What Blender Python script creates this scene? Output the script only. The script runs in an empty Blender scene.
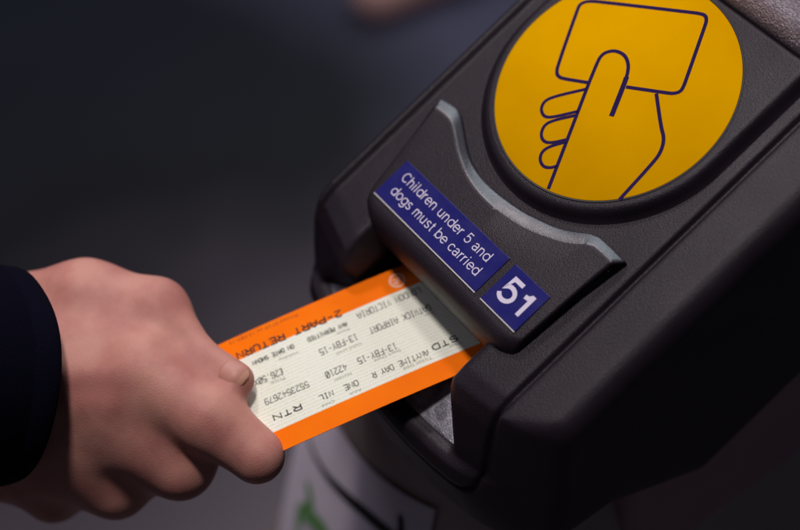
import bpy, bmesh, math, random
import numpy as np
from mathutils import Vector, Matrix
random.seed(4)
S = bpy.context.scene
COL = S.collection
# ------------------------------------------------------------------ frames
# "plate" coordinates: millimetres, origin = centre of the round sign, x across the gate,
# y along it away from the passenger, z out of its sloping top, which rises 23 degrees.
SLOPE = math.radians(23)
RW = np.array([[1, 0, 0], [0, math.cos(SLOPE), -math.sin(SLOPE)], [0, math.sin(SLOPE), math.cos(SLOPE)]])
HEAD_Z = 1.05
CAM_P = np.array([320.775, -109.353, 496.610])
CAM_R = np.array([[0.58266352, 0.7193029, -0.37829423], [-0.59510813, 0.6946192, 0.40416640], [0.55348851, -0.01036705, 0.83279229]])
def P2W(p):
    """plate mm -> world metres"""
    q = np.asarray(p, float) @ RW.T * 0.001
    return q + np.array([0, 0, HEAD_Z])
def L2W(p):
    """level mm (world axes, origin at the sign centre) -> world metres"""
    return np.asarray(p, float) * 0.001 + np.array([0, 0, HEAD_Z])

# ------------------------------------------------------------------ camera
cam_data = bpy.data.cameras.new("camera"); cam = bpy.data.objects.new("camera", cam_data); COL.objects.link(cam)
axes = (CAM_R @ RW.T)                       # rows: camera x, y, z in world
m = Matrix(((axes[0][0], axes[1][0], axes[2][0], 0), (axes[0][1], axes[1][1], axes[2][1], 0), (axes[0][2], axes[1][2], axes[2][2], 0), (0, 0, 0, 1)))
m.translation = Vector(P2W(CAM_P))
cam.matrix_world = m
cam_data.sensor_width = 36; cam_data.lens = 72; cam_data.sensor_fit = 'HORIZONTAL'
cam_data.clip_start = 0.02; cam_data.clip_end = 60
cam_data.dof.use_dof = True; cam_data.dof.focus_distance = 0.583; cam_data.dof.aperture_fstop = 4.1
S.camera = cam

# ------------------------------------------------------------------ light and exposure
w = bpy.data.worlds.new("World"); S.world = w; w.use_nodes = True
w.node_tree.nodes['Background'].inputs[0].default_value = (0.50, 0.52, 0.72, 1)
w.node_tree.nodes['Background'].inputs[1].default_value = 0.048
S.view_settings.view_transform = 'Standard'; S.view_settings.look = 'None'
S.view_settings.exposure = 0.0; S.view_settings.gamma = 1
def lamp(name, loc, target, power, size, color, size_y=None):
    d = bpy.data.lights.new(name, 'AREA'); d.energy = power; d.size = size; d.color = color
    if size_y: d.shape = 'RECTANGLE'; d.size_y = size_y
    o = bpy.data.objects.new(name, d); COL.objects.link(o); o.location = loc
    o.rotation_euler = (Vector(target) - Vector(loc)).to_track_quat('-Z', 'Y').to_euler()
    return o
lamp('ceiling_or_added_lamp', (-0.10, -0.10, 2.35), (0, -0.08, 1.0), 11.5, 0.14, (1.0, 0.90, 0.91))
lamp('ceiling_or_added_lamp', (-0.80, 0.27, 2.25), (0, -0.05, 1.0), 7.0, 0.13, (1.0, 0.89, 0.92))
lamp('ceiling_or_added_lamp', (-1.25, 1.35, 2.35), (0, 0, 1.05), 15.0, 1.1, (0.80, 0.90, 1.0), 0.4)  # added bluish light, out of view, so the block's bevel catches a highlight
lamp('ceiling_or_added_lamp', (-1.3, -1.6, 2.0), (0, -0.1, 0.8), 3.8, 0.5, (0.92, 0.85, 1.0), 0.3)  # added front fill for the poster and skirt, not an actual ceiling fitting

# ------------------------------------------------------------------ materials
def mat(name, base, rough=0.5, spec=0.5, metal=0.0, **k):
    m = bpy.data.materials.new(name); m.use_nodes = True
    b = m.node_tree.nodes['Principled BSDF']
    b.inputs['Base Color'].default_value = (*base, 1); b.inputs['Roughness'].default_value = rough
    b.inputs['Specular IOR Level'].default_value = spec; b.inputs['Metallic'].default_value = metal
    for a, v in k.items(): b.inputs[a.replace('_', ' ')].default_value = v
    return m
def nodes(m): return m.node_tree.nodes, m.node_tree.links, m.node_tree.nodes['Principled BSDF']
def coords(m, scale=1000):
    n, l, b = nodes(m)
    tc = n.new('ShaderNodeTexCoord'); mp = n.new('ShaderNodeMapping'); mp.inputs['Scale'].default_value = (scale,) * 3
    l.new(tc.outputs['Object'], mp.inputs[0]); return mp.outputs[0]
def add_leather(m, co, strength=0.35, size=1.1, dist=0.00012):
    n, l, b = nodes(m)
    v = n.new('ShaderNodeTexVoronoi'); v.feature = 'SMOOTH_F1'; v.inputs['Scale'].default_value = 1 / size
    no = n.new('ShaderNodeTexNoise'); no.inputs['Scale'].default_value = 2.3 / size; no.inputs['Detail'].default_value = 3
    l.new(co, v.inputs['Vector']); l.new(co, no.inputs['Vector'])
    ad = n.new('ShaderNodeMath'); ad.operation = 'ADD'; l.new(v.outputs['Distance'], ad.inputs[0]); l.new(no.outputs[0], ad.inputs[1])
    bp = n.new('ShaderNodeBump'); bp.inputs['Strength'].default_value = strength; bp.inputs['Distance'].default_value = dist
    l.new(ad.outputs[0], bp.inputs['Height']); l.new(bp.outputs[0], b.inputs['Normal'])
def vary(m, co, scale, c1, c2, lo=0.35, hi=0.65, detail=4):
    n, l, b = nodes(m)
    no = n.new('ShaderNodeTexNoise'); no.inputs['Scale'].default_value = scale; no.inputs['Detail'].default_value = detail
    l.new(co, no.inputs['Vector'])
    r = n.new('ShaderNodeValToRGB'); r.color_ramp.elements[0].position = lo; r.color_ramp.elements[1].position = hi
    r.color_ramp.elements[0].color = (*c1, 1); r.color_ramp.elements[1].color = (*c2, 1)
    l.new(no.outputs[0], r.inputs[0]); l.new(r.outputs[0], b.inputs['Base Color']); return r
def vary_rough(m, co, scale, lo, hi):
    n, l, b = nodes(m)
    no = n.new('ShaderNodeTexNoise'); no.inputs['Scale'].default_value = scale; no.inputs['Detail'].default_value = 5
    l.new(co, no.inputs['Vector'])
    mr = n.new('ShaderNodeMapRange'); mr.inputs['From Min'].default_value = 0.3; mr.inputs['From Max'].default_value = 0.7
    mr.inputs['To Min'].default_value = lo; mr.inputs['To Max'].default_value = hi
    l.new(no.outputs[0], mr.inputs[0]); l.new(mr.outputs[0], b.inputs['Roughness'])

def mth(op, a, bb=None):
    x = n.new('ShaderNodeMath'); x.operation = op
    if isinstance(a, (int, float)): x.inputs[0].default_value = a
    else: l.new(a, x.inputs[0])
    if bb is not None:
        if isinstance(bb, (int, float)): x.inputs[1].default_value = bb
        else: l.new(bb, x.inputs[1])
    return x.outputs[0]
M = {}
M['plastic'] = mat('dark_textured_plastic', (0.05, 0.04, 0.047), 0.42, 0.25)
co = coords(M['plastic']); add_leather(M['plastic'], co, 0.7, 0.5, 0.00014)
vary(M['plastic'], co, 0.03, (0.0115, 0.0080, 0.0130), (0.0165, 0.0118, 0.0180)); vary_rough(M['plastic'], co, 0.05, 0.33, 0.45)
M['bevel_sheen'] = mat('polished_plastic_edge_highlight', (0.045, 0.050, 0.060), 0.26, 0.75)  # glossier plastic; part of the bevel's highlight is put into its paler colour
co = coords(M['bevel_sheen']); add_leather(M['bevel_sheen'], co, 0.5, 0.6, 0.00010); vary(M['bevel_sheen'], co, 0.05, (0.022, 0.020, 0.026), (0.034, 0.034, 0.042)); vary_rough(M['bevel_sheen'], co, 0.1, 0.28, 0.40)
M['coarse'] = mat('sparkling_coarse_plastic', (0.24, 0.20, 0.22), 0.2, 0.9, 0.6)
co = coords(M['coarse']); add_leather(M['coarse'], co, 1.0, 0.8, 0.0005)
M['ramp'] = mat('worn_metallic_ramp', (0.20, 0.20, 0.23), 0.34, 0.8, 0.55)
co = coords(M['ramp']); add_leather(M['ramp'], co, 0.9, 0.55, 0.00022); vary(M['ramp'], co, 0.25, (0.12, 0.12, 0.145), (0.34, 0.33, 0.38))
M['disc'] = mat('yellow_sign_face', (0.66, 0.315, 0.002), 0.6, 0.0)
co = coords(M['disc']); vary(M['disc'], co, 0.035, (0.60, 0.300, 0.000), (0.65, 0.330, 0.000)); add_leather(M['disc'], co, 0.05, 0.5, 0.00003)
M['navy'] = mat('navy_print', (0.020, 0.010, 0.060), 0.6, 0.03)
M['blue'] = mat('blue_label', (0.014, 0.014, 0.130), 0.38, 0.2)
co = coords(M['blue']); vary_rough(M['blue'], co, 0.12, 0.25, 0.42)
M['white_print'] = mat('pale_lettering', (0.62, 0.58, 0.70), 0.6, 0.3)
M['edge'] = mat('label_edge_highlight', (0.55, 0.52, 0.50), 0.25, 0.6)  # opaque pale strip: the highlight on the label's front edge, put into its colour
M['black'] = mat('black_rubbery_plastic', (0.012, 0.010, 0.012), 0.5)
M['orange'] = mat('ticket_orange', (0.95, 0.17, 0.001), 0.6, 0.06)
co = coords(M['orange']); vary(M['orange'], co, 0.08, (0.95, 0.175, 0.000), (1.0, 0.20, 0.000))
M['ink'] = mat('black_ticket_ink', (0.015, 0.015, 0.014), 0.6, 0.2)
M['soft_ink'] = mat('thin_grey_ticket_ink', (0.022, 0.026, 0.020), 0.6, 0.2)
M['pale_ink'] = mat('pale_ticket_ink', (0.28, 0.30, 0.24), 0.6, 0.2)
M['brown_ink'] = mat('faint_brown_ink', (0.36, 0.07, 0.004), 0.6, 0.2)
M['logo'] = mat('pale_orange_mark', (0.85, 0.52, 0.36), 0.6, 0.2)

M['cream'] = mat('ticket_cream_card', (0.80, 0.80, 0.68), 0.6, 0.12)
n, l, b = nodes(M['cream']); co = coords(M['cream'])
# security print: rows of tiny green-yellow marks (u along the card, v across it)
sx = n.new('ShaderNodeSeparateXYZ'); l.new(co, sx.inputs[0])
row = mth('FRACT', mth('MULTIPLY', sx.outputs[0], 1 / 1.45)); rowm = mth('LESS_THAN', mth('ABSOLUTE', mth('SUBTRACT', row, 0.5)), 0.24)
sh = mth('MULTIPLY', mth('FLOOR', mth('MULTIPLY', sx.outputs[0], 1 / 1.45)), 0.37)
wv = n.new('ShaderNodeTexNoise'); wv.inputs['Scale'].default_value = 2.2; wv.inputs['Detail'].default_value = 1; l.new(co, wv.inputs['Vector'])
cell = mth('FRACT', mth('ADD', mth('MULTIPLY', sx.outputs[1], 1 / 0.85), sh)); cellm = mth('LESS_THAN', cell, 0.72)
msk = mth('MULTIPLY', mth('MULTIPLY', rowm, cellm), mth('GREATER_THAN', wv.outputs[0], 0.44))
mx = n.new('ShaderNodeMix'); mx.data_type = 'RGBA'; mx.inputs['A'].default_value = (0.87, 0.89, 0.79, 1); mx.inputs['B'].default_value = (0.68, 0.74, 0.48, 1)
l.new(msk, mx.inputs['Factor']); l.new(mx.outputs['Result'], b.inputs['Base Color'])

M['skin'] = mat('skin', (0.46, 0.20, 0.145), 0.55, 0.25)
co = coords(M['skin']); vary(M['skin'], co, 0.055, (0.43, 0.175, 0.145), (0.53, 0.255, 0.200), 0.38, 0.62)
n, l, b = nodes(M['skin']); b.inputs['Subsurface Weight'].default_value = 0.2; b.inputs['Subsurface Radius'].default_value = (1, 0.35, 0.2); b.inputs['Subsurface Scale'].default_value = 0.003
no = n.new('ShaderNodeTexVoronoi'); no.inputs['Scale'].default_value = 0.9; no.feature = 'DISTANCE_TO_EDGE'; l.new(co, no.inputs['Vector'])
bp = n.new('ShaderNodeBump'); bp.inputs['Strength'].default_value = 0.35; bp.inputs['Distance'].default_value = 0.0003; l.new(no.outputs[0], bp.inputs['Height']); l.new(bp.outputs[0], b.inputs['Normal'])
M['nail'] = mat('fingernail', (0.50, 0.235, 0.185), 0.45, 0.3)
M['nail_tip'] = mat('fingernail_tip', (0.56, 0.30, 0.21), 0.45, 0.3)
M['cloth'] = mat('navy_wool_cloth', (0.0025, 0.0025, 0.008), 0.95, 0.05)
co = coords(M['cloth']); add_leather(M['cloth'], co, 0.5, 0.8, 0.0003)
M['steel'] = mat('grey_painted_steel', (0.19, 0.165, 0.18), 0.45, 0.5, 0.2)
co = coords(M['steel']); vary(M['steel'], co, 0.01, (0.30, 0.25, 0.225), (0.36, 0.30, 0.27))
M['band'] = mat('brown_grey_band', (0.10, 0.085, 0.075), 0.6)
M['paper'] = mat('lilac_grey_poster', (0.36, 0.31, 0.40), 0.6, 0.3)
co = coords(M['paper']); vary(M['paper'], co, 0.02, (0.74, 0.67, 0.76), (0.82, 0.74, 0.83))
M['green'] = mat('green_print', (0.14, 0.34, 0.11), 0.6)
M['side'] = mat('dark_brown_cabinet_side', (0.055, 0.034, 0.040), 0.6)
co = coords(M['side']); vary(M['side'], co, 0.006, (0.26, 0.16, 0.185), (0.34, 0.21, 0.23))
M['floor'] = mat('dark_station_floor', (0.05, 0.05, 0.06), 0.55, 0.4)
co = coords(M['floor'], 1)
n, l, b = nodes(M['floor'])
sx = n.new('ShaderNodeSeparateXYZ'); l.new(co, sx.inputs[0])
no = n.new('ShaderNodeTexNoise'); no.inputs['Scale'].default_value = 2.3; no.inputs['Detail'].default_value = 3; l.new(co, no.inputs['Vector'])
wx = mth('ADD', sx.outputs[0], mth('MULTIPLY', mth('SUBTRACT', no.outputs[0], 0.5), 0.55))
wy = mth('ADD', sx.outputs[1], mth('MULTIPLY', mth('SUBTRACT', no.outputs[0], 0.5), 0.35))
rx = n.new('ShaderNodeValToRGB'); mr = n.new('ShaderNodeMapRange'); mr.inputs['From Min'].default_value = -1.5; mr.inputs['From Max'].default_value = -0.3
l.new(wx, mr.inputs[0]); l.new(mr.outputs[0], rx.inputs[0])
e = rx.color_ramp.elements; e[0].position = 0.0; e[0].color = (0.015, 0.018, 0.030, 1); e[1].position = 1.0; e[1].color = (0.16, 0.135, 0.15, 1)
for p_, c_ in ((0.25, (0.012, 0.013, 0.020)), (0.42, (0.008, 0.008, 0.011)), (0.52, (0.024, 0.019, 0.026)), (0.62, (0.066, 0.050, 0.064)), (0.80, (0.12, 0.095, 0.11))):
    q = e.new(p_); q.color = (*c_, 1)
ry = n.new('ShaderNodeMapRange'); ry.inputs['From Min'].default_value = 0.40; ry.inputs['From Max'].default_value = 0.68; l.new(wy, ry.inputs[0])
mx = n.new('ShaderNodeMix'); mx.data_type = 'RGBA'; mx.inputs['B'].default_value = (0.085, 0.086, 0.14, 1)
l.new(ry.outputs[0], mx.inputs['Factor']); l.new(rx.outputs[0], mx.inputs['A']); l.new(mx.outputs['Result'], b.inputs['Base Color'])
M['shoe'] = mat('pinkish_suede', (0.70, 0.42, 0.38), 0.8)
M['trouser'] = mat('dark_trouser_cloth', (0.012, 0.012, 0.018), 0.9)

# ------------------------------------------------------------------ object helpers
def thing(name, label, cat, loc, group=None):
    o = bpy.data.objects.new(name, None); COL.objects.link(o); o.location = loc
    o.empty_display_size = 0.05
    o['label'] = label; o['category'] = cat
    if group: o['group'] = group
    return o
def mesh_obj(name, verts, faces, material, parent=None, smooth=True, angle=None, bevel=None, seg=3, mats=None, fmat=None):
    """verts in WORLD metres; parent is an Empty or a part of one (parts sit at their thing's origin)"""
    root = parent
    while root is not None and root.parent is not None: root = root.parent
    off = np.array(root.location) if root is not None else np.zeros(3)
    V = np.asarray(verts, float) - off
    me = bpy.data.meshes.new(name)
    me.from_pydata([tuple(v) for v in V], [], faces)
    for mm in (mats or [material]): me.materials.append(mm)
    if fmat is not None:
        for i, k in enumerate(fmat): me.polygons[i].material_index = k
    bm = bmesh.new(); bm.from_mesh(me); bmesh.ops.recalc_face_normals(bm, faces=bm.faces); bm.to_mesh(me); bm.free()
    if smooth:
        me.polygons.foreach_set('use_smooth', [True] * len(me.polygons))
    me.update()
    o = bpy.data.objects.new(name, me); COL.objects.link(o)
    if parent is not None: o.parent = parent
    if bevel:
        bv = o.modifiers.new('bevel', 'BEVEL'); bv.width = bevel * 0.001; bv.segments = seg; bv.limit_method = 'ANGLE'; bv.angle_limit = math.radians(28)
        bv.harden_normals = False
        wn = o.modifiers.new('wn', 'WEIGHTED_NORMAL'); wn.keep_sharp = True
    return o
def stack(rings, cap0=True, cap1=True):
    """rings: list of equal length closed point loops -> verts, faces"""
    n = len(rings[0]); V = [p for r in rings for p in r]; F = []
    for k in range(len(rings) - 1):
        for i in range(n):
            j = (i + 1) % n
            F.append((k * n + i, k * n + j, (k + 1) * n + j, (k + 1) * n + i))
    if cap0: F.append(tuple(range(n - 1, -1, -1)))
    if cap1: F.append(tuple((len(rings) - 1) * n + i for i in range(n)))
    return V, F
def ribbon(pts, width, z0, thick=0.0):
    """mitred flat strip through 2-D pts (one surface, no self overlap)"""
    P = [np.array(p, float) for p in pts]; closed = np.allclose(P[0], P[-1]) and len(P) > 3
    if closed: P = P[:-1]
    n = len(P); V = []
    for i in range(n):
        a = P[(i - 1) % n] if (i > 0 or closed) else None; c = P[(i + 1) % n] if (i < n - 1 or closed) else None
        d1 = (P[i] - a) / (np.linalg.norm(P[i] - a) + 1e-9) if a is not None else None
        d2 = (c - P[i]) / (np.linalg.norm(c - P[i]) + 1e-9) if c is not None else None
        if d1 is None: d1 = d2
        if d2 is None: d2 = d1
        n1 = np.array([-d1[1], d1[0]]); n2 = np.array([-d2[1], d2[0]]); mm = n1 + n2; L = np.linalg.norm(mm)
        mm = n1 if L < 1e-6 else mm / L
        k = min(1.6, 1 / max(0.5, mm @ n1))
        V.append((*(P[i] + mm * width / 2 * k), z0)); V.append((*(P[i] - mm * width / 2 * k), z0))
    F = [(2 * i, 2 * i + 1, 2 * ((i + 1) % n) + 1, 2 * ((i + 1) % n)) for i in range(n if closed else n - 1)]
    return V, F
def smooth_line(pts, it=2):
    P = [np.array(p, float) for p in pts]
    for _ in range(it):
        Q = [P[0]]
        for a, c in zip(P[:-1], P[1:]): Q += [a * 0.75 + c * 0.25, a * 0.25 + c * 0.75]
        Q.append(P[-1]); P = Q
    return P
def merge(parts):
    V, F = [], []
    for v, f in parts:
        k = len(V); V += list(v); F += [tuple(i + k for i in q) for q in f]
    return V, F
def text_mesh(s, x0, x1, base, cap, z, bold=0.0):
    """built-in font, fitted between x0 and x1 with the given capital height; returns flat verts/faces"""
    c = bpy.data.curves.new('text', 'FONT'); c.body = s; c.size = 1; c.offset = bold; c.resolution_u = 4
    o = bpy.data.objects.new('text', c); COL.objects.link(o)
    dg = bpy.context.evaluated_depsgraph_get(); me = o.evaluated_get(dg).to_mesh()
    V = np.array([tuple(v.co) for v in me.vertices]); F = [tuple(p.vertices) for p in me.polygons]
    o.evaluated_get(dg).to_mesh_clear()
    bpy.data.objects.remove(o); bpy.data.curves.remove(c)
    mn, mxv = V[:, 0].min(), V[:, 0].max(); capu = 0.729
    V[:, 0] = x0 + (V[:, 0] - mn) / (mxv - mn) * (x1 - x0); V[:, 1] = base + V[:, 1] / capu * cap; V[:, 2] = z
    return V.tolist(), F
# monoline ticket-printer characters on a 4 x 6 grid
G = {
 'A': [[(0,0),(0,4),(2,6),(4,4),(4,0)],[(0,2.4),(4,2.4)]], 'B': [[(0,0),(0,6),(3,6),(4,5),(4,4),(3,3.2),(4,2.2),(4,1),(3,0),(0,0)],[(0,3.2),(3,3.2)]],
 'C': [[(4,5),(3,6),(1,6),(0,5),(0,1),(1,0),(3,0),(4,1)]], 'D': [[(0,0),(0,6),(2.6,6),(4,4.6),(4,1.4),(2.6,0),(0,0)]],
 'E': [[(4,6),(0,6),(0,0),(4,0)],[(0,3.2),(3.2,3.2)]], 'F': [[(4,6),(0,6),(0,0)],[(0,3.2),(3.2,3.2)]],
 'G': [[(4,5),(3,6),(1,6),(0,5),(0,1),(1,0),(4,0),(4,2.8),(2.2,2.8)]], 'H': [[(0,0),(0,6)],[(4,0),(4,6)],[(0,3),(4,3)]],
 'I': [[(2,0),(2,6)],[(.8,0),(3.2,0)],[(.8,6),(3.2,6)]], 'K': [[(0,0),(0,6)],[(4,6),(.4,3),(4,0)]], 'L': [[(0,6),(0,0),(4,0)]],
 'M': [[(0,0),(0,6),(2,3.4),(4,6),(4,0)]], 'N': [[(0,0),(0,6),(4,0),(4,6)]], 'O': [[(1,0),(0,1),(0,5),(1,6),(3,6),(4,5),(4,1),(3,0),(1,0)]],
 'P': [[(0,0),(0,6),(3,6),(4,5),(4,3.8),(3,2.8),(0,2.8)]], 'R': [[(0,0),(0,6),(3,6),(4,5),(4,3.8),(3,2.8),(0,2.8)],[(2,2.8),(4,0)]],
 'S': [[(4,5),(3,6),(1,6),(0,5),(0,4),(1,3.2),(3,2.8),(4,2),(4,1),(3,0),(1,0),(0,1)]], 'T': [[(2,0),(2,6)],[(0,6),(4,6)]],
 'U': [[(0,6),(0,1),(1,0),(3,0),(4,1),(4,6)]], 'V': [[(0,6),(2,0),(4,6)]], 'W': [[(0,6),(.6,0),(2,3),(3.4,0),(4,6)]], 'X': [[(0,0),(4,6)],[(0,6),(4,0)]],
 'Y': [[(0,6),(2,3.2),(4,6)],[(2,3.2),(2,0)]], '0': [[(1,0),(0,1),(0,5),(1,6),(3,6),(4,5),(4,1),(3,0),(1,0)],[(.6,.8),(3.4,5.2)]],
 '1': [[(.8,4.8),(2,6),(2,0)],[(.8,0),(3.2,0)]], '2': [[(0,5),(1,6),(3,6),(4,5),(4,4),(0,0),(4,0)]],
 '3': [[(0,5),(1,6),(3,6),(4,5),(4,4),(3,3.2),(4,2.2),(4,1),(3,0),(1,0),(0,1)],[(1.6,3.2),(3,3.2)]], '4': [[(3,0),(3,6),(0,2),(4,2)]],
 '5': [[(4,6),(0,6),(0,3.4),(3,3.6),(4,2.6),(4,1),(3,0),(1,0),(0,1)]], '6': [[(4,5.2),(3,6),(1,6),(0,5),(0,1),(1,0),(3,0),(4,1),(4,2.4),(3,3.3),(0,3)]],
 '7': [[(0,6),(4,6),(1.6,0)]], '9': [[(0,.8),(1,0),(3,0),(4,1),(4,5),(3,6),(1,6),(0,5),(0,3.8),(1,2.8),(4,3)]],
 '-': [[(.6,3),(3.4,3)]], '.': [[(1.6,.1),(2.4,.1)],[(1.6,.7),(2.4,.7)]], '£': [[(4,5),(3,6),(2,6),(1.1,5),(1.1,0)],[(0,0),(4,0)],[(0,3),(3,3)]], ' ': []}
def stroke_text(s, x0, x1, base, cap, z, wt):
    n = len(s); cell = (x1 - x0) / (n - 0.28); gw = cell * 0.72; parts = []; q = 0
    for i, ch in enumerate(s):
        for pl in G[ch]:
            pts = [(x0 + i * cell + p[0] / 4 * gw, base + p[1] / 6 * cap) for p in pl]
            parts.append(ribbon(pts, wt, z + 0.006 * (q % 3))); q += 1
    return merge(parts)


# round monoline sans letters for the labels: unit = x-height 1, cap height 1.38
def arc(cx, cy, rx, ry, a0, a1, n=14):
    return [(cx + rx * math.cos(math.radians(a)), cy + ry * math.sin(math.radians(a))) for a in np.linspace(a0, a1, n)]
_O = arc(.44, .5, .37, .44, 0, 360, 28)
SANS = {
 'C': (1.0, [arc(.52, .69, .45, .62, 42, 318, 26)]), 'h': (.80, [[(.09, 0), (.09, 1.38)], [(.09, .6)] + arc(.38, .62, .27, .33, 150, 0, 12) + [(.65, 0)]]),
 'i': (.30, [[(.12, 0), (.12, .98)], [(.12, 1.2), (.12, 1.38)]]), 'l': (.30, [[(.12, 0), (.12, 1.38)]]),
 'd': (.86, [_O, [(.79, 0), (.79, 1.38)]]), 'b': (.86, [[(x + .0, y) for x, y in arc(.47, .5, .37, .44, 0, 360, 28)], [(.10, 0), (.10, 1.38)]]),
 'r': (.50, [[(.09, 0), (.09, .98)], [(.09, .55)] + arc(.40, .58, .29, .36, 170, 82, 8)]),
 'e': (.84, [[(.08, .52), (.77, .52)] + arc(.43, .5, .36, .44, 2, 318, 24)]), 'n': (.80, [[(.09, 0), (.09, .98)], [(.09, .6)] + arc(.38, .62, .27, .33, 150, 0, 12) + [(.65, 0)]]),
 'u': (.80, [[(.09, .98), (.09, .38)] + arc(.36, .37, .27, .32, 180, 330, 12), [(.65, .98), (.65, 0)]]),
 'a': (.80, [arc(.38, .70, .26, .24, 165, 0, 12) + [(.64, .14), (.72, .03)], [(.64, .56), (.40, .52)] + arc(.31, .28, .23, .24, 80, 270, 12) + [(.46, .05), (.64, .26)]]),
 'o': (.86, [_O]), 'g': (.86, [_O, [(.79, .98), (.79, -.06)] + arc(.45, -.08, .34, .26, 0, -160, 12)]),
 's': (.74, [arc(.36, .73, .25, .21, 25, 250, 14)[:-1] + [(.40, .50)] + arc(.36, .26, .27, .22, 70, -158, 14)]),
 'm': (1.22, [[(.09, 0), (.09, .98)], [(.09, .6)] + arc(.34, .64, .24, .31, 150, 0, 10) + [(.58, 0)], [(.58, .6)] + arc(.83, .64, .24, .31, 150, 0, 10) + [(1.07, 0)]]),
 't': (.46, [[(.20, 1.26), (.20, .2)] + arc(.34, .2, .14, .17, 180, 280, 6), [(.02, .94), (.40, .94)]]), 'c': (.78, [arc(.43, .5, .36, .44, 40, 320, 22)]),
 '5': (.86, [[(.72, 1.31), (.20, 1.31), (.12, .66)] + arc(.40, .46, .36, .40, 125, -155, 20)]),
 '1': (.70, [[(.44, 0), (.44, 1.33)], [(.10, 1.0), (.30, 1.04), (.42, 1.25)]]), ' ': (.40, [])}
def sans(s, x0, x1, base, cap, z, wt):
    pen, items = 0, []
    for ch in s:
        w_, pls = SANS[ch]
        for pl in pls: items.append([(pen + p[0], p[1]) for p in pl])
        pen += w_ + .10
    mxx = max(p[0] for pl in items for p in pl); mnx = min(p[0] for pl in items for p in pl); k = (x1 - x0) / (mxx - mnx)
    return merge([ribbon([(x0 + (px_ - mnx) * k, base + py_ / 1.38 * cap) for px_, py_ in pl], wt, z + 0.01 * (q % 4)) for q, pl in enumerate(items)])

# ------------------------------------------------------------------ signed distance tools -> smooth moulded meshes
def smin(a, b, k):
    h = np.clip(0.5 + 0.5 * (b - a) / k, 0, 1); return b * (1 - h) + a * h - k * h * (1 - h)
def smax(a, b, k): return -smin(-a, -b, k)
def rmax(a, b, r):
    """rounded intersection with a true fillet of radius r"""
    ax, bx = np.maximum(a + r, 0), np.maximum(b + r, 0)
    return np.minimum(np.maximum(a, b), -r) + np.sqrt(ax * ax + bx * bx)
def poly_sdf(x, y, poly):
    d = np.full(x.shape, 1e9, np.float32); s = np.ones(x.shape, np.float32); n = len(poly)
    for i in range(n):
        ax, ay = poly[i]; bx, by = poly[i - 1]
        ex, ey = bx - ax, by - ay; wx, wy = x - ax, y - ay
        t = np.clip((wx * ex + wy * ey) / (ex * ex + ey * ey), 0, 1)
        d = np.minimum(d, (wx - ex * t) ** 2 + (wy - ey * t) ** 2)
        c1, c2, c3 = y >= ay, y < by, ex * wy > ey * wx
        flip = (c1 & c2 & c3) | (~c1 & ~c2 & ~c3)
        s = np.where(flip, -s, s)
    return s * np.sqrt(d)
def cone(X, Y, Z, a, b, ra, rb):
    a = np.array(a, float); b = np.array(b, float); e = b - a
    t = np.clip(((X - a[0]) * e[0] + (Y - a[1]) * e[1] + (Z - a[2]) * e[2]) / (e @ e), 0, 1)
    return np.sqrt((X - a[0] - e[0] * t) ** 2 + (Y - a[1] - e[1] * t) ** 2 + (Z - a[2] - e[2] * t) ** 2) - (ra + (rb - ra) * t)
def surface_nets(D, lo, h):
    nx, ny, nz = D.shape; ins = D < 0
    c = np.zeros((nx - 1, ny - 1, nz - 1), np.int8)
    for i in (0, 1):
        for j in (0, 1):
            for k in (0, 1): c += ins[i:nx - 1 + i, j:ny - 1 + j, k:nz - 1 + k]
    act = (c > 0) & (c < 8); idx = -np.ones(act.shape, np.int64); cells = np.argwhere(act); idx[act] = np.arange(len(cells))
    acc = np.zeros((len(cells), 3)); cnt = np.zeros(len(cells)); I, J, K = cells.T
    corners = [(i, j, k) for i in (0, 1) for j in (0, 1) for k in (0, 1)]
    for a in corners:
        for ax in range(3):
            if a[ax] == 0:
                bq = list(a); bq[ax] = 1
                va = D[I + a[0], J + a[1], K + a[2]]; vb = D[I + bq[0], J + bq[1], K + bq[2]]
                m_ = (va < 0) != (vb < 0); t = np.where(m_, va / np.where(m_, va - vb, 1), 0)
                p = np.tile(np.array(a, float), (len(cells), 1)); p[:, ax] += t
                acc[m_] += p[m_]; cnt[m_] += 1
    V = (cells + acc / cnt[:, None]) * h + lo
    F = []
    for ax in range(3):
        u, v = (ax + 1) % 3, (ax + 2) % 3
        sl0 = [slice(None)] * 3; sl1 = [slice(None)] * 3; sl0[ax] = slice(0, -1); sl1[ax] = slice(1, None)
        E = np.argwhere(ins[tuple(sl0)] != ins[tuple(sl1)])
        E = E[(E[:, u] > 0) & (E[:, v] > 0) & (E[:, u] < D.shape[u] - 1) & (E[:, v] < D.shape[v] - 1)]
        q = []
        for du, dv in ((-1, -1), (0, -1), (0, 0), (-1, 0)):
            cc = E.copy(); cc[:, u] += du; cc[:, v] += dv; q.append(idx[cc[:, 0], cc[:, 1], cc[:, 2]])
        F.append(np.stack(q, 1))
    F = np.concatenate(F)
    return V, [tuple(int(i) for i in f) for f in F]
def grid(lo, hi, h):
    ax = [np.arange(lo[i], hi[i] + h, h, dtype=np.float32) for i in range(3)]
    return np.meshgrid(*ax, indexing='ij')

# ------------------------------------------------------------------ the floor
def plain_structure(name, verts, faces, material):
    o = mesh_obj(name, verts, faces, material, smooth=False); o['kind'] = 'structure'; return o
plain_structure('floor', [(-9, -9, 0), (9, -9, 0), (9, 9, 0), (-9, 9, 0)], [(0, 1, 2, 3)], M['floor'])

# ------------------------------------------------------------------ the ticket gate
gate = thing('ticket_gate', 'dark textured plastic ticket gate head with round yellow sign, blue labels and a ticket slot', 'ticket gate', (0, 0.1, 0))

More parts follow.
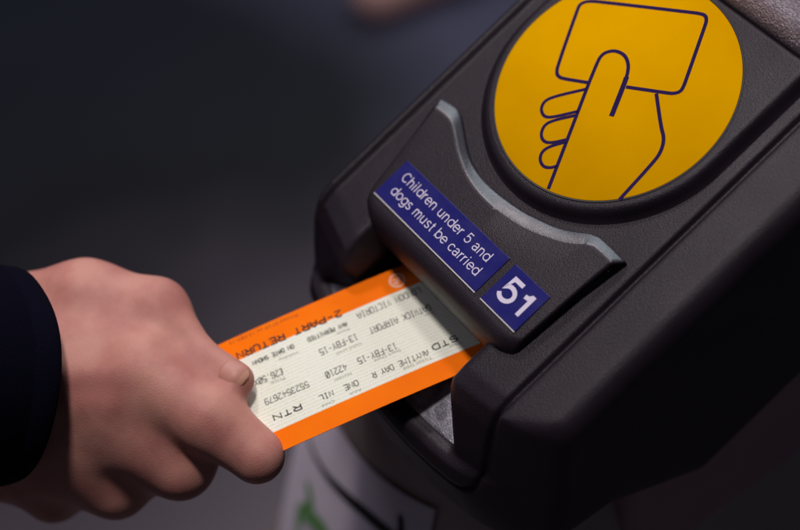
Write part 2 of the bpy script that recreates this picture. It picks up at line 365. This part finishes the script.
# moulded head
def profile_shift(X): return 0.0022 * (X - 15) ** 2
def floor_plane(Y): return -33.6 + 0.07 * (Y + 139)
def build_head():
    h = 1.0; lo = np.array([-74., -164., -118.]); hi = np.array([100., 122., 2.])
    X, Y, Z = grid(lo, hi, h)
    prof = [(118, -5), (-113, -5), (-119.5, -6.5), (-125.5, -11.8), (-133.5, -23), (-139.5, -31.5), (-144, -32.5), (-147.5, -37), (-150, -44), (-155, -61), (-150, -65), (-122, -75), (-87, -111), (118, -111)]
    Yp = Y - profile_shift(X)
    Dp = poly_sdf(Yp, Z, prof) * 0.97
    prof2 = [(118, -5), (-120.8, -5), (-124.6, -8.5), (-128.5, -15), (-134.5, -25)] + prof[5:]
    Dp = np.where(X > 61.0, poly_sdf(Yp, Z, prof2) * 0.97, Dp)
    right = (X - 86.0 + 0.045 * (Z + 5)) * 0.998 
    left = -(X + 64.0 - 0.20 * np.maximum(0, -103 - Y)) 
    front_taper = (X * 0.61 - Y * 0.79 - 133.5 + 0.47 * (Z + 5)) * 0.9      # the front corner on the right is cut off
    body = rmax(Dp, right, 9.5)
    body = smax(body, front_taper, 5)
    body = rmax(body, left, 2.5)
    # mouth between the two cheeks
    wb = np.interp(-Y, [0, 118, 121, 136, 143, 150, 160], [29, 29, 30.5, 44, 49, 52, 54]).astype(np.float32)
    ww = wb + (Z + 31) * 0.27
    wl = np.interp(-Y, [0, 118, 121, 127, 132, 150], [29, 29, 33, 49, 55, 57]).astype(np.float32) + (Z + 31) * np.interp(-Y, [118, 130], [0.27, 0.10]).astype(np.float32)
    side = np.where(X < 1.0, 1.0 - X - wl, X - 1.0 - ww) * 0.93
    tray = rmax(rmax(side, floor_plane(Y) - Z, 1.5), -139.5 - Yp, 2.0)
    above = rmax(side, -31.3 - Z, 2.0)
    back = Y + 97.0
    mouth = rmax(np.minimum(tray, above), back, 1.0)
    slot = np.maximum(np.maximum(np.maximum(np.abs(X - 1.5) - 33, Y + 80), -31.5 - Z), Z + 19.5)
    cut = np.minimum(mouth, slot)
    body = rmax(body, -cut, 2.2)
    # parting groove between the centre bezel and the right-hand cover, following the front down
    dx = X - 51.5; dz = -Z - 32.5
    sd = np.sqrt(np.maximum(dx, 0) ** 2 + np.maximum(dz, 0) ** 2) + np.minimum(np.maximum(dx, dz), 0) - 9.0
    surf = body + 0.7 * np.clip((sd - 0.3) / 1.2, 0, 1) * (Y > -200)
    body = np.maximum(surf, -(np.abs(sd) + np.abs(surf) * 0.55 - 1.55))
    # shallow groove inside the left rim
    body = smin(body, np.sqrt((X + 61.7) ** 2 + (surf + 0.4) ** 2) - 2.5, 0.8)
    V, F = surface_nets(body.astype(np.float64), lo, h)
    return V, F
V, F = build_head()
head = mesh_obj('housing', P2W(V), F, M['plastic'], gate)
sm = head.modifiers.new('smooth', 'SMOOTH'); sm.factor = 0.5; sm.iterations = 3

# metallic ramp on the floor of the mouth
V = []
for Yq in np.linspace(-138.5, -96, 24):
    hr = float(np.interp(-Yq, [0, 118, 121, 136, 143], [29, 29, 30.5, 44, 49])) - 1.2
    hl = float(np.interp(-Yq, [0, 118, 121, 127, 132], [29, 29, 33, 49, 55])) - 0.8
    for xx in np.linspace(-hl, hr, 10):
        V.append((1 + xx, Yq, floor_plane(Yq) + 0.45))
F = [(i * 10 + j, i * 10 + j + 1, i * 10 + j + 11, i * 10 + j + 10) for i in range(23) for j in range(9)]
V = [(x, max(y, -138.6 + profile_shift(x) + 1.4), z) for x, y, z in V]
mesh_obj('ticket_ramp', P2W(V), F, M['ramp'], gate)

# raised label block above the slot
def block():
    top = [(-50.8, -50.6), (-45.5, -50.1), (-40.3, -50.2), (-35.4, -52.8), (-28, -57.2), (-19.1, -61), (-12, -62.8), (-4.6, -63.6), (4, -63.5), (12.2, -62.4), (19, -61), (25.8, -58.6), (31, -56.6), (36, -53.9), (41.4, -49.3), (46.6, -49), (52.0, -49.2)]
    base = [(-54.6, -46.4), (-49, -45.2), (-43.4, -44.9), (-37.2, -48.4), (-31, -52.2), (-25.3, -55.2), (-19.6, -57), (-13.7, -58.2), (-6, -58.4), (1.8, -57.8), (10, -56.8), (18.5, -54.6), (24, -53), (29.6, -50.4), (37.8, -45), (46, -44.8), (54.8, -45.4)]
    top = smooth_line(top, 1); base = smooth_line(base, 1)
    Vv, ncol, FM = [], len(top), []
    for i in range(ncol):
        f = i / (ncol - 1)
        xt, yt = top[i]; xb, yb = base[i]
        xf = -44.5 + f * (49.5 + 44.5)          # x of this column at the front edge
        xm = xt + (xf - xt) * 0.35
        xe = xf * 0.97 + 1
        q_ = {0: 3.2, 1: 1.6, 2: 0.5, ncol - 3: 0.5, ncol - 2: 1.6, ncol - 1: 3.2}.get(i, 0.0)
        prof = [(xb, yb, -7.5), (xb, yb, -2.3), (xt, yt, 0.55), (xm, yt + (-92.3 - yt) * 0.35, 0.5), (xf, -92.8, 0.5), (xf * 0.995, -95.6, -0.15), (xf * 0.985 + .3, -98.0, -2.1), (xe, -100.0, -5.5), (xe, -101.3, -10.5), (xe, -101.8, -17.5), (xe, -101.0, -20.6), (xe, -98.0, -21.6), (xe, -86, -21.6), (xe, -84, -7.5)]
        prof = [(x, y + (q_ if y < -92 else 0), z - (q_ * 0.25 if -99 < y < -92 else 0)) for x, y, z in prof]
        Vv += prof
    k = len(prof); Ff = []
    for i in range(ncol - 1):
        for j in range(k):
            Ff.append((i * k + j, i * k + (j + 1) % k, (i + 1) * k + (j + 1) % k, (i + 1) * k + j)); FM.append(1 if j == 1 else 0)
    Ff.append(tuple(range(k))); Ff.append(tuple((ncol - 1) * k + j for j in range(k - 1, -1, -1)))
    return Vv, Ff, FM + [0, 0]
V, F, FM = block()
blk = mesh_obj('label_block', P2W(V), F, None, gate, bevel=1.15, seg=4, mats=[M['plastic'], M['bevel_sheen']], fmat=FM)
def plate(name, x0, x1, y0, y1, z0, z1, material, parent, bevel=0.2):
    V, F = stack([[(x0, y0, z), (x1, y0, z), (x1, y1, z), (x0, y1, z)] for z in (z0, z1)])
    return mesh_obj(name, P2W(V), F, material, parent, bevel=bevel, seg=2)
ZL = 0.5
# the labels are a hair skewed, as in the photograph
lab = plate('instruction_label', -41.0, 22.4, -90.6, -73.1, ZL - .4, ZL + .42, M['blue'], gate)
plate('label_edge', -41.0, 22.4, -91.1, -90.65, ZL - .4, ZL + .45, M['edge'], lab, 0.08)
V, F = sans('Children under 5 and', -36.6, 16.4, -80.2, 4.15, ZL + .46, 0.42); mesh_obj('lettering', P2W(V), F, M['white_print'], lab, smooth=False)
V, F = sans('dogs must be carried', -35.7, 17.4, -86.6, 4.15, ZL + .46, 0.42); mesh_obj('lettering', P2W(V), F, M['white_print'], lab, smooth=False)
num = plate('number_label', 25.7, 45.4, -90.7, -73.1, ZL - .4, ZL + .42, M['blue'], gate)
plate('label_edge', 25.7, 45.4, -91.2, -90.75, ZL - .4, ZL + .45, M['edge'], num, 0.08)
V, F = sans('51', 29.2, 41.2, -86.2, 9.6, ZL + .46, 1.75); mesh_obj('lettering', P2W(V), F, M['white_print'], num, smooth=False)

# raised platform carrying the round sign
def plat_ring(r, z, n=96):
    pts = [(r * math.cos(a), r * math.sin(a), z) for a in np.linspace(math.pi, 2 * math.pi, n)]
    yb = 49.0 + (r - 50) * 0.8
    pts += [(r - (0 if q < 3 else 0), yq, z) for q, yq in enumerate(np.linspace(6, yb - 1.2, 8))]
    pts += [(r - 1.2, yb, z)] + [(x, yb, z) for x in np.linspace(r - 8, -r + 8, 12)] + [(-r + 1.2, yb, z)]
    pts += [(-r, yq, z) for yq in np.linspace(yb - 1.2, 6, 8)]
    return pts
rings = [plat_ring(r, z) for r, z in ((56.0, -6.2), (54.6, -5.2), (53.6, -4.4), (52.6, -3.0), (51.8, -1.6), (51.0, -0.7), (50.0, -0.15), (49.0, 0.0), (48.2, -0.05))]
V, F = stack(rings)
mesh_obj('sign_mount', P2W(V), F, M['plastic'], gate)
rg = [[(r * math.cos(a), r * math.sin(a), z) for a in np.linspace(0, 2 * math.pi, 160, endpoint=False)] for r, z in ((47.1, -0.5), (47.1, 0.10), (46.95, 0.2))]
V, F = stack(rg); disc = mesh_obj('round_sign', P2W(V), F, M['disc'], gate)
# thin shadow gap ring round the disc
V, F = stack([[(r * math.cos(a), r * math.sin(a), z) for a in np.linspace(0, 2 * math.pi, 160, endpoint=False)] for r, z in ((47.9, 0.0), (47.9, 0.12), (47.2, 0.12), (47.2, 0.0))], False, False)
mesh_obj('rim', P2W(V), F, M['black'], disc)
# pictogram: a hand pushing a card, drawn in px of the flat artwork and laid on the disc
def on_plate(px, py, z):
    r = CAM_R.T @ np.array([(px - 400) / 1600, -(py - 265) / 1600, -1.0]); return CAM_P + r * ((z - CAM_P[2]) / r[2])
def art(pts, it=2): return smooth_line([on_plate(x, y, 0.26)[:2] for x, y in pts], it)
card = [(587.5, 82.6), (562.5, 78.6), (558.6, 76.6), (556.6, 73.5), (557.6, 66), (577.3, 10), (580.2, 3.8), (588, 1.2), (598, 1.6), (692, 12.6), (700, 13.6), (705.5, 15.6), (706.6, 20.5), (704.6, 27), (686, 80), (683.6, 86.5), (680.5, 91.6), (674, 93.6), (667, 93.0), (626, 87)]
def corner_path(pts, it=1): return art(pts, it)
lines = [(corner_path(card), 1.42, .26),
  (art([(548.2, 189.2), (571, 130), (588.5, 84), (596, 65.7)], 1)[:-1] + art([(596, 65.7), (600.2, 56.5), (606.5, 51.8), (616, 50.6), (625, 55.2), (628.6, 64), (627.6, 74), (623.6, 86), (611.2, 116)], 2), 1.42, .272),
  (art([(626.6, 77), (623.4, 86), (611.4, 116.3)], 1), 2.0, .284),
  (art([(587.2, 88.9), (553.6, 96.6), (543.8, 101.5), (540.6, 110), (544.2, 117), (552.6, 117.4), (578.2, 111.3)]), 1.26, .272),
  (art([(577.6, 115.0), (553.6, 120.2), (544.2, 125), (540.6, 134.6), (543.4, 141.6), (551, 143.2), (568.2, 139.2)]), 1.26, .284),
  (art([(566.2, 141.8), (549, 146.6), (541.6, 152), (539.6, 160), (543.2, 166.8), (550, 168), (557.4, 166)]), 1.26, .272),
  (art([(656.3, 93.6), (661.0, 127), (664.4, 139), (660.6, 153), (651, 165), (619.4, 199.6)]), 1.42, .284)]
parts = []
for pl, wdt, z in lines: parts.append(ribbon(pl, wdt, z))
V, F = merge(parts); mesh_obj('pictogram', P2W(V), F, M['navy'], disc, smooth=False)

# display bezel behind the sign: coarse sparkling plastic
rings = []
for (x0, x1, y0, y1, z) in ((-59, 58, 50.0, 118, -8), (-59, 58, 50.0, 118, 0.4), (-58, 57, 51.8, 116, 3.6), (-55, 54, 55.5, 112, 6.6), (-52, 51, 59.5, 108, 7.4)):
    rings.append([(x0, y0, z), (x1, y0, z), (x1, y1, z), (x0, y1, z)])
V, F = stack(rings); mesh_obj('display_bezel', P2W(V), F, M['coarse'], gate, bevel=1.2, seg=3)
V, F = stack([[(-44, 66, z), (43, 66, z), (43, 102, z), (-44, 102, z)] for z in (7.0, 7.9)]); mesh_obj('display', P2W(V), F, M['black'], gate, bevel=0.3)

# pedestal under the head (level coordinates, mm, z down from the sign)
def ped_front(x, z, off=0.0):
    hw_ = 58 + 0.3 * (-120 - z); return -105 - 0.2 * (-120 - z) + 20 * (x / hw_) ** 2 - off
def ped_ring(z, inset=0.0):
    hw_ = 58 + 0.3 * (-120 - z) - inset; pts = []
    for x in np.linspace(-hw_, hw_, 41):
        e = (abs(x) / hw_) ** 14 * 10
        pts.append((x, ped_front(x, z) + inset + e, z))
    pts += [(hw_ + 2, ped_front(hw_, z) + 34, z), (hw_ + 3, 120, z), (hw_, 420, z), (-hw_, 420, z), (-hw_ - 3, 120, z), (-hw_ - 2, ped_front(hw_, z) + 34, z)]
    return pts
zs = [-100] + list(range(-130, -480, -25)); R_ = [ped_ring(z) for z in zs]
last = R_[-1]; R_.append([(x, y, -1050 + 0) for x, y, z in last])
V, F = stack(R_); ped = mesh_obj('pedestal', L2W(V), F, M['steel'], gate)
eg = ped.modifiers.new('es', 'EDGE_SPLIT'); eg.split_angle = math.radians(40)
# brown-grey band under the head
V, F = stack([[(x, y - 1.2, z) for x, y, _ in ped_ring(z)] for z in (-118, -150)], False, False)
# poster wrapped round the pedestal front
def wrap(x, z, off): return (x, ped_front(x, z, off), z)
top_edge = lambda x: -181 + (x + 48) / 72 * 27 if x > -48 else -181 - (-48 - x) * 0.55
V = []; xs = np.linspace(-101, 24.5, 36); NZ = 16
for x in xs:
    zt = top_edge(x); zb = -430
    for q in range(NZ):
        zz = zt + (zb - zt) * q / (NZ - 1); V.append(wrap(x + (0 if x < 0 else 0), zz, 1.6))
F = [(i * NZ + j, i * NZ + j + 1, (i + 1) * NZ + j + 1, (i + 1) * NZ + j) for i in range(len(xs) - 1) for j in range(NZ - 1)]
poster = mesh_obj('poster', L2W(V), F, M['paper'], gate)
def wrap_ribbon(name, pts, widths, off, material):
    P = smooth_line(pts, 3); V = []; n = len(P)
    for i, p in enumerate(P):
        dv = P[min(i + 1, n - 1)] - P[max(i - 1, 0)]; dv = dv / (np.linalg.norm(dv) + 1e-9); nn = np.array([-dv[1], dv[0]])
        wd = float(np.interp(i / (n - 1), np.linspace(0, 1, len(widths)), widths))
        for s in (1, -1): q = p + nn * wd * s / 2; V.append(wrap(q[0], q[1], off))
    F = [(2 * i, 2 * i + 1, 2 * i + 3, 2 * i + 2) for i in range(n - 1)]
    return mesh_obj(name, L2W(V), F, material, poster)
wrap_ribbon('black_stroke', [(-96, -226), (-84, -230), (-59, -221), (-39, -210), (-16, -198), (5, -191), (22, -189)], [1.6, 2.2, 3.4, 6, 7.5, 8, 7], 2.0, M['ink'])
wrap_ribbon('black_stroke', [(7, -174), (9, -182), (8, -196)], [3.4, 4.0, 4.0], 2.2, M['ink'])
wrap_ribbon('green_figure', [(-77, -249), (-70, -251), (-68, -258), (-73, -266), (-80, -274), (-78, -288), (-70, -300)], [4, 9, 9, 8, 7, 7, 5], 2.0, M['green'])
wrap_ribbon('green_figure', [(-73, -268), (-66, -262), (-56, -254), (-46, -250), (-36, -252), (-28, -262)], [4, 9, 10, 9, 8, 5], 2.4, M['green'])

# gate cabinet running back along the aisle
rings = []
for z, a in ((-112, 0), (-600, 8), (-1048, 8)):
    rings.append([(10 , -60, z), (78 + a, -52, z), (80 + a, -20, z), (80 + a, 900, z), (-60, 900, z), (-60, 40, z)])
V, F = stack(rings); mesh_obj('cabinet', L2W(V), F, M['side'], gate, bevel=6, seg=3)

# ------------------------------------------------------------------ the ticket
TP0 = np.array([-45.42569503920488, -175.73086891006977, -5.029108059526093])
TL = np.array([0.2600249704777489, 0.933272611593013, -0.2477685354890787]); TW = np.array([0.963309311624758, -0.2683936849797978, 0.0])
TN = np.cross(TW, TL)
def bow(u, v): return -0.00085 * (u - 45) ** 2 * 0.9 + 0.4
def TK(u, v, h=0.0):
    return TP0 + TL * u + TW * v + TN * (h + bow(u, v) * 0.6)
ticket = thing('train_ticket', 'orange and cream train ticket being pushed into the slot of the gate', 'train ticket', tuple(P2W(TK(0, 27))))
TROT = Matrix([[*(RW @ TW)], [*(RW @ TL)], [*(RW @ TN)]]).transposed().to_4x4()
ticket.rotation_euler = TROT.to_euler()
T_INV = np.array(TROT.to_3x3().inverted()); T_O = np.array(ticket.location)
def ticket_mesh(name, V, F, material, parent=ticket, smooth=True, **k):
    """V in (u, v, h) mm on the card"""
    W_ = np.array([P2W(TK(*p)) for p in V]); Lc = (W_ - T_O) @ T_INV.T
    me = bpy.data.meshes.new(name); me.from_pydata([tuple(p) for p in Lc], [], F)
    for mm in k.get('mats', [material]): me.materials.append(mm)
    if 'fmat' in k:
        for i, q in enumerate(k['fmat']): me.polygons[i].material_index = q
    bm = bmesh.new(); bm.from_mesh(me); bmesh.ops.recalc_face_normals(bm, faces=bm.faces); bm.to_mesh(me); bm.free()
    me.polygons.foreach_set('use_smooth', [smooth] * len(me.polygons))
    o = bpy.data.objects.new(name, me); COL.objects.link(o); o.parent = parent; return o
U0, U1 = -1.5, 93.0
def strip(v0, v1, th=0.25, r0=0, r1=0):
    us = np.linspace(U0, U1, 40); V = []
    for u in us:
        V += [(u, v0, 0), (u, v1, 0), (u, v1, -th), (u, v0, -th)]
    F = []
    for i in range(len(us) - 1):
        for j in range(4): F.append((i * 4 + j, i * 4 + (j + 1) % 4, (i + 1) * 4 + (j + 1) % 4, (i + 1) * 4 + j))
    F += [(0, 1, 2, 3), tuple(len(V) - 4 + j for j in (3, 2, 1, 0))]
    return V, F
V, F = strip(10.25, 45.35); ticket_mesh('card_panel', V, F, M['cream'], smooth=False)
V, F = strip(0.0, 10.25); ticket_mesh('orange_strip', V, F, M['orange'], smooth=False)
V, F = strip(45.35, 54.0); ticket_mesh('orange_strip', V, F, M['orange'], smooth=False)
def px_uv(px, py):
    r = CAM_R.T @ np.array([(px - 400) / 1600, -(py - 265) / 1600, -1.0]); t = ((TP0 - CAM_P) @ TN) / (r @ TN)
    p = CAM_P + r * t - TP0; return np.array([p @ TL, p @ TW])
def printed(s, a, c, cap, material, wt=0.42, font='stroke', name='printed_text', h=0.05):
    A, B = px_uv(*a), px_uv(*c); Ln = np.linalg.norm(B - A)
    if font == 'stroke': V, F = stroke_text(s, 0, Ln, 0, cap, h, wt)
    else: V, F = text_mesh(s, 0, Ln, 0, cap, h)
    ex = (B - A) / Ln; ex = np.array([ex[0], 0.6 * ex[1]]); ex /= np.linalg.norm(ex); ey = np.array([ex[1], -ex[0]]) 
    if ey[1] < 0: ey = -ey
    return ticket_mesh(name, [(*(A + ex * p[0] + ey * p[1]), p[2]) for p in V], F, material, smooth=False)
printed('2-PART RETURN', (340.2, 310.2), (235.5, 351.4), 2.75, M['ink'], 0.62)
printed('Printed 07:29 on 13-FBY-15', (297, 313.6), (228.3, 340.4), 1.5, M['brown_ink'], font='f')
printed('ON DATE SHOWN', (292.8, 344.4), (251.9, 361), 1.75, M['ink'], 0.36)
printed('Validity', (298.5, 351), (278, 358.8), 1.25, M['pale_ink'], font='f')
printed('ANY PERMITTED', (345.8, 322.3), (307.3, 338.3), 1.75, M['ink'], 0.34)
printed('Route', (349, 328.2), (336.6, 333), 1.25, M['pale_ink'], font='f')
printed('LONDON VICTORIA', (418.5, 286.9), (356.6, 313.6), 2.7, M['ink'], 0.30)
printed('GATWICK AIRPORT', (428.9, 303.9), (368.4, 327.6), 2.7, M['ink'], 0.30)
printed('From', (433, 310.6), (424, 314.3), 1.25, M['pale_ink'], font='f')
printed('£26.50X', (281.8, 368.2), (253.2, 379.4), 2.7, M['soft_ink'], 0.34)
printed('Price', (284.4, 376.6), (270.6, 381.6), 1.25, M['pale_ink'], font='f')
printed('5523542679', (307.2, 381.4), (263.8, 398.8), 2.5, M['soft_ink'], 0.30)
printed('RTN', (300, 403.6), (272.6, 415), 2.3, M['ink'], 0.50)
printed('13-FBY-15', (355.8, 334), (319, 350.2), 2.7, M['soft_ink'], 0.34)
printed('Valid until', (361.6, 342.2), (336.4, 353.2), 1.25, M['pale_ink'], font='f')
printed('13-FBY-15', (395, 343), (357, 358.6), 2.7, M['soft_ink'], 0.34)
printed('Start Date', (400, 348.8), (374, 360.2), 1.25, M['pale_ink'], font='f')
printed('42210', (345.3, 364), (325, 373), 2.7, M['soft_ink'], 0.34)
printed('Number', (351, 372.4), (333.6, 380), 1.25, M['pale_ink'], font='f')
printed('ONE', (357, 380.2), (343.4, 385.8), 2.3, M['soft_ink'], 0.34)
printed('Adult', (361.2, 388.2), (349, 393.4), 1.25, M['pale_ink'], font='f')
printed('NIL', (332, 390.4), (318.6, 396.4), 2.3, M['soft_ink'], 0.34)
printed('Child', (334, 399.6), (322, 405), 1.25, M['pale_ink'], font='f')
printed('STD', (455.5, 334.6), (431.6, 345.6), 2.3, M['ink'], 0.50)
printed('ANYTIME DAY R', (426.6, 349.4), (371.6, 373.2), 2.4, M['ink'], 0.30)
printed('Class', (459.5, 340.6), (449, 345.2), 1.25, M['pale_ink'], font='f')
printed('Ticket type', (431.4, 356), (403, 368.4), 1.25, M['pale_ink'], font='f')
# ring and double-arrow mark on the orange strip
cu = px_uv(397.5, 281); cu = np.array([cu[0], 5.6])
parts = [ribbon([(cu[0] + 2.9 * math.cos(a), cu[1] + 2.9 * math.sin(a)) for a in np.linspace(0, 2 * math.pi, 49)], 0.8, 0.04)]
for k, pl in enumerate([[(-2.2, .7), (2.3, .7)], [(-2.3, -.7), (2.2, -.7)], [(1.1, -.7), (-.9, .7)], [(1.6, -.7), (.2, -1.9)], [(-1.6, .7), (-.2, 1.9)]]):
    parts.append(ribbon([(cu[0] + x, cu[1] + y) for x, y in pl], 0.5, 0.046 + 0.006 * k))
V, F = merge(parts); ticket_mesh('rail_mark', V, F, M['logo'], smooth=False)

# ------------------------------------------------------------------ the person: right hand and sleeve
def J(px, py, dep): return np.array([(px - 400) / 1600 * dep, -(py - 265) / 1600 * dep, -dep])
def C2W(V): return P2W(np.asarray(V) @ CAM_R + CAM_P)
person = thing('person', 'right hand in a dark navy sleeve pinching the ticket between thumb and bent forefinger', 'person', tuple(C2W([J(-120, 400, 590)])[0]))
def build_hand():
    h = 0.95
    pts = np.array([J(-60, 240, 640), J(300, 540, 570), J(-60, 540, 690), J(300, 240, 570)])
    lo = np.array([-205., -125., -685.]); hi = np.array([-34., 14., -570.])
    X, Y, Z = grid(lo, hi, h)
    cn = lambda a, b, ra, rb: cone(X, Y, Z, J(*a), J(*b), ra, rb)
    W0 = (-60, 378, 622)
    # back of the hand
    d = cn(W0, (148, 386, 608), 27, 17)
    d = smin(d, cn((-40, 400, 624), (105, 424, 616), 25, 15.5), 10)
    d = smin(d, cn((-40, 415, 630), (62, 444, 628), 22, 15), 9)
    d = smin(d, cn((-40, 430, 636), (26, 462, 640), 20, 14), 9)
    d = smin(d, cn((20, 350, 624), (120, 345, 618), 22, 17), 14)
    # thumb
    th = cn((40, 318, 632), (86, 306, 626), 19, 17.0)
    th = smin(th, cn((86, 306, 626), (154, 313, 620), 17.0, 13.6), 8)
    th = smin(th, cn((156, 313, 620), (196, 358, 608), 12.6, 8.3), 5)
    tip = cn((196, 358, 608), (235.5, 380.5, 601), 8.3, 7.2)
    th = smin(th, tip, 3)
    d = smin(d, th, 6)
    # first finger
    f1 = cn((146, 376, 606), (210, 419, 597), 17.5, 13.3)
    f1 = smin(f1, cn((210, 419, 597), (257, 456, 594), 13.3, 10.0), 4)
    f1b = cn((257, 456, 594), (236, 424, 616), 9.6, 8.6)
    f1b = smin(f1b, cn((236, 424, 616), (222, 392, 621), 8.4, 7.4), 2.5)
    f1 = smin(f1, f1b, 2.5)
    d = smin(d, f1, 5)
    # the others, folded into the palm
    f2 = cn((118, 408, 608), (180, 468, 608), 15.5, 11.8); f2 = smin(f2, cn((180, 468, 608), (200, 440, 636), 11.2, 9), 2.5); f2 = smin(f2, cn((200, 440, 636), (165, 418, 646), 9, 8), 2.5)
    f3 = cn((66, 432, 618), (116, 488, 626), 15.0, 12.2); f3 = smin(f3, cn((116, 488, 626), (140, 466, 652), 11.2, 9), 2.5); f3 = smin(f3, cn((128, 470, 650), (110, 430, 658), 9, 8), 2.5)
    f4 = cn((22, 450, 634), (52, 494, 646), 13.5, 11.2); f4 = smin(f4, cn((52, 494, 646), (84, 480, 664), 9.4, 8), 2.5); f4 = smin(f4, cn((78, 482, 660), (60, 440, 666), 8, 7), 2.5)
    d = smin(d, cn((-30, 430, 632), (148, 444, 613), 22, 13.5), 10); d = smin(d, cn((-30, 446, 638), (96, 466, 628), 20, 13.5), 10)
    d = smin(d, f2, 9); d = smin(d, f3, 8); d = smin(d, f4, 8)
    d = smin(d, cn((182, 456, 614), (60, 482, 642), 12.0, 12.0), 9)
    d = smin(d, cn((0, 374, 601), (143, 374, 595.0), 3.5, 3.5), 6); d = smin(d, cn((0, 402, 604), (112, 402, 597.5), 3.5, 3.5), 6)
    # soft valley between the thumb and the first finger
    d = smax(d, -cn((182, 330, 594), (212, 366, 589), 7.5, 5.0), 7)
    # nail bed
    return surface_nets(d.astype(np.float64), lo, h)
V, F = build_hand()
hand = mesh_obj('hand', C2W(V), F, M['skin'], person)
sm = hand.modifiers.new('smooth', 'SMOOTH'); sm.factor = 0.5; sm.iterations = 4
# thumbnail: a curved plate lying on the tip of the thumb
c0 = J(235.5, 380.5, 601); ax = J(235.5, 380.5, 601) - J(196, 358, 608); ax /= np.linalg.norm(ax)
outn = np.array([0.34, 0.30, 0.86]); outn -= outn @ ax * ax; outn /= np.linalg.norm(outn); sd = np.cross(ax, outn)
V = []; NU, NV = 15, 13
for i in range(NU):
    s = -4.4 + 10.2 * i / (NU - 1)
    for j in range(NV):
        a = math.radians(-50 + 100 * j / (NV - 1)); rr = 7.30 - max(0, s - 0.4) ** 2 * 0.095
        half = math.sqrt(max(0.02, 1 - abs((s - 0.7) / 5.25) ** 3.4)); a *= half
        V.append(c0 + ax * s + (outn * math.cos(a) + sd * math.sin(a)) * rr)
F = [(i * NV + j, i * NV + j + 1, (i + 1) * NV + j + 1, (i + 1) * NV + j) for i in range(NU - 1) for j in range(NV - 1)]
nail = mesh_obj('thumbnail', C2W(V), F, None, person, mats=[M['nail'], M['nail_tip']], fmat=[1 if q // (NV - 1) >= NU - 4 else 0 for q in range(len(F))])
so = nail.modifiers.new('thick', 'SOLIDIFY'); so.thickness = 0.0003; so.offset = 0
# sleeve
c0 = J(14, 378, 612); ax = np.array([-0.80, 0.09, 0.60]); ax /= np.linalg.norm(ax)
e1 = np.array([0, 1, 0.]); e1 -= e1 @ ax * ax; e1 /= np.linalg.norm(e1); e2 = np.cross(ax, e1)
prof = [(6, 36.5), (1.5, 38.0), (-0.4, 39.6), (0.2, 41.2), (2.5, 41.9), (9, 41.8), (10, 41.4), (11, 41.9), (30, 45), (60, 50), (100, 56), (150, 62), (210, 68)]
n = 72; rings = []
for s, r in prof:
    ring = []
    for i in range(n):
        a = 2 * math.pi * i / n
        wr = 0.9 * math.sin(3 * a + s * 0.05) + 0.6 * math.sin(5 * a - s * 0.09 + 1) + 1.2 * math.sin(s * 0.13 + 2 * a) * min(1, s / 40)
        rr = r + wr
        ring.append(c0 + ax * s + e1 * math.cos(a) * rr * 1.0 + e2 * math.sin(a) * rr)
    rings.append(ring)
inner = [[c0 + ax * s + e1 * math.cos(2 * math.pi * i / n) * 35 + e2 * math.sin(2 * math.pi * i / n) * 35 for i in range(n)] for s in (60, 20)]
V, F = stack(inner + rings, True, True)
mesh_obj('sleeve', C2W(V), F, M['cloth'], person)

# ------------------------------------------------------------------ a passer-by's shoe on the floor beyond
X, Y, Z = grid([-0.10, -0.22, -0.01], [0.10, 0.22, 0.16], 0.006)
d = cone(X, Y, Z, (0, -0.10, 0.045), (0, 0.02, 0.055), 0.042, 0.046)
d = smin(d, cone(X, Y, Z, (0, 0.02, 0.055), (0, 0.13, 0.06), 0.040, 0.038), 0.02)
d = smin(d, cone(X, Y, Z, (0, 0.08, 0.08), (0, 0.12, 0.11), 0.036, 0.036), 0.02)
d = smax(d, -(Z - 0.006), 0.006)
V, F = surface_nets(d.astype(np.float64), np.array([-0.10, -0.22, -0.01]), 0.006)
ang = math.radians(-8); ca, sa = math.cos(ang), math.sin(ang)
V = np.stack([V[:, 0] * ca - V[:, 1] * sa - 1.12, V[:, 0] * sa + V[:, 1] * ca + 0.70, V[:, 2] - 0.006 + 0.0005], 1)
shoe = mesh_obj('shoe', V, F, M['shoe'])
shoe['label'] = 'out of focus pinkish shoe on the dark floor at the top edge, beyond the gate'; shoe['category'] = 'shoe'
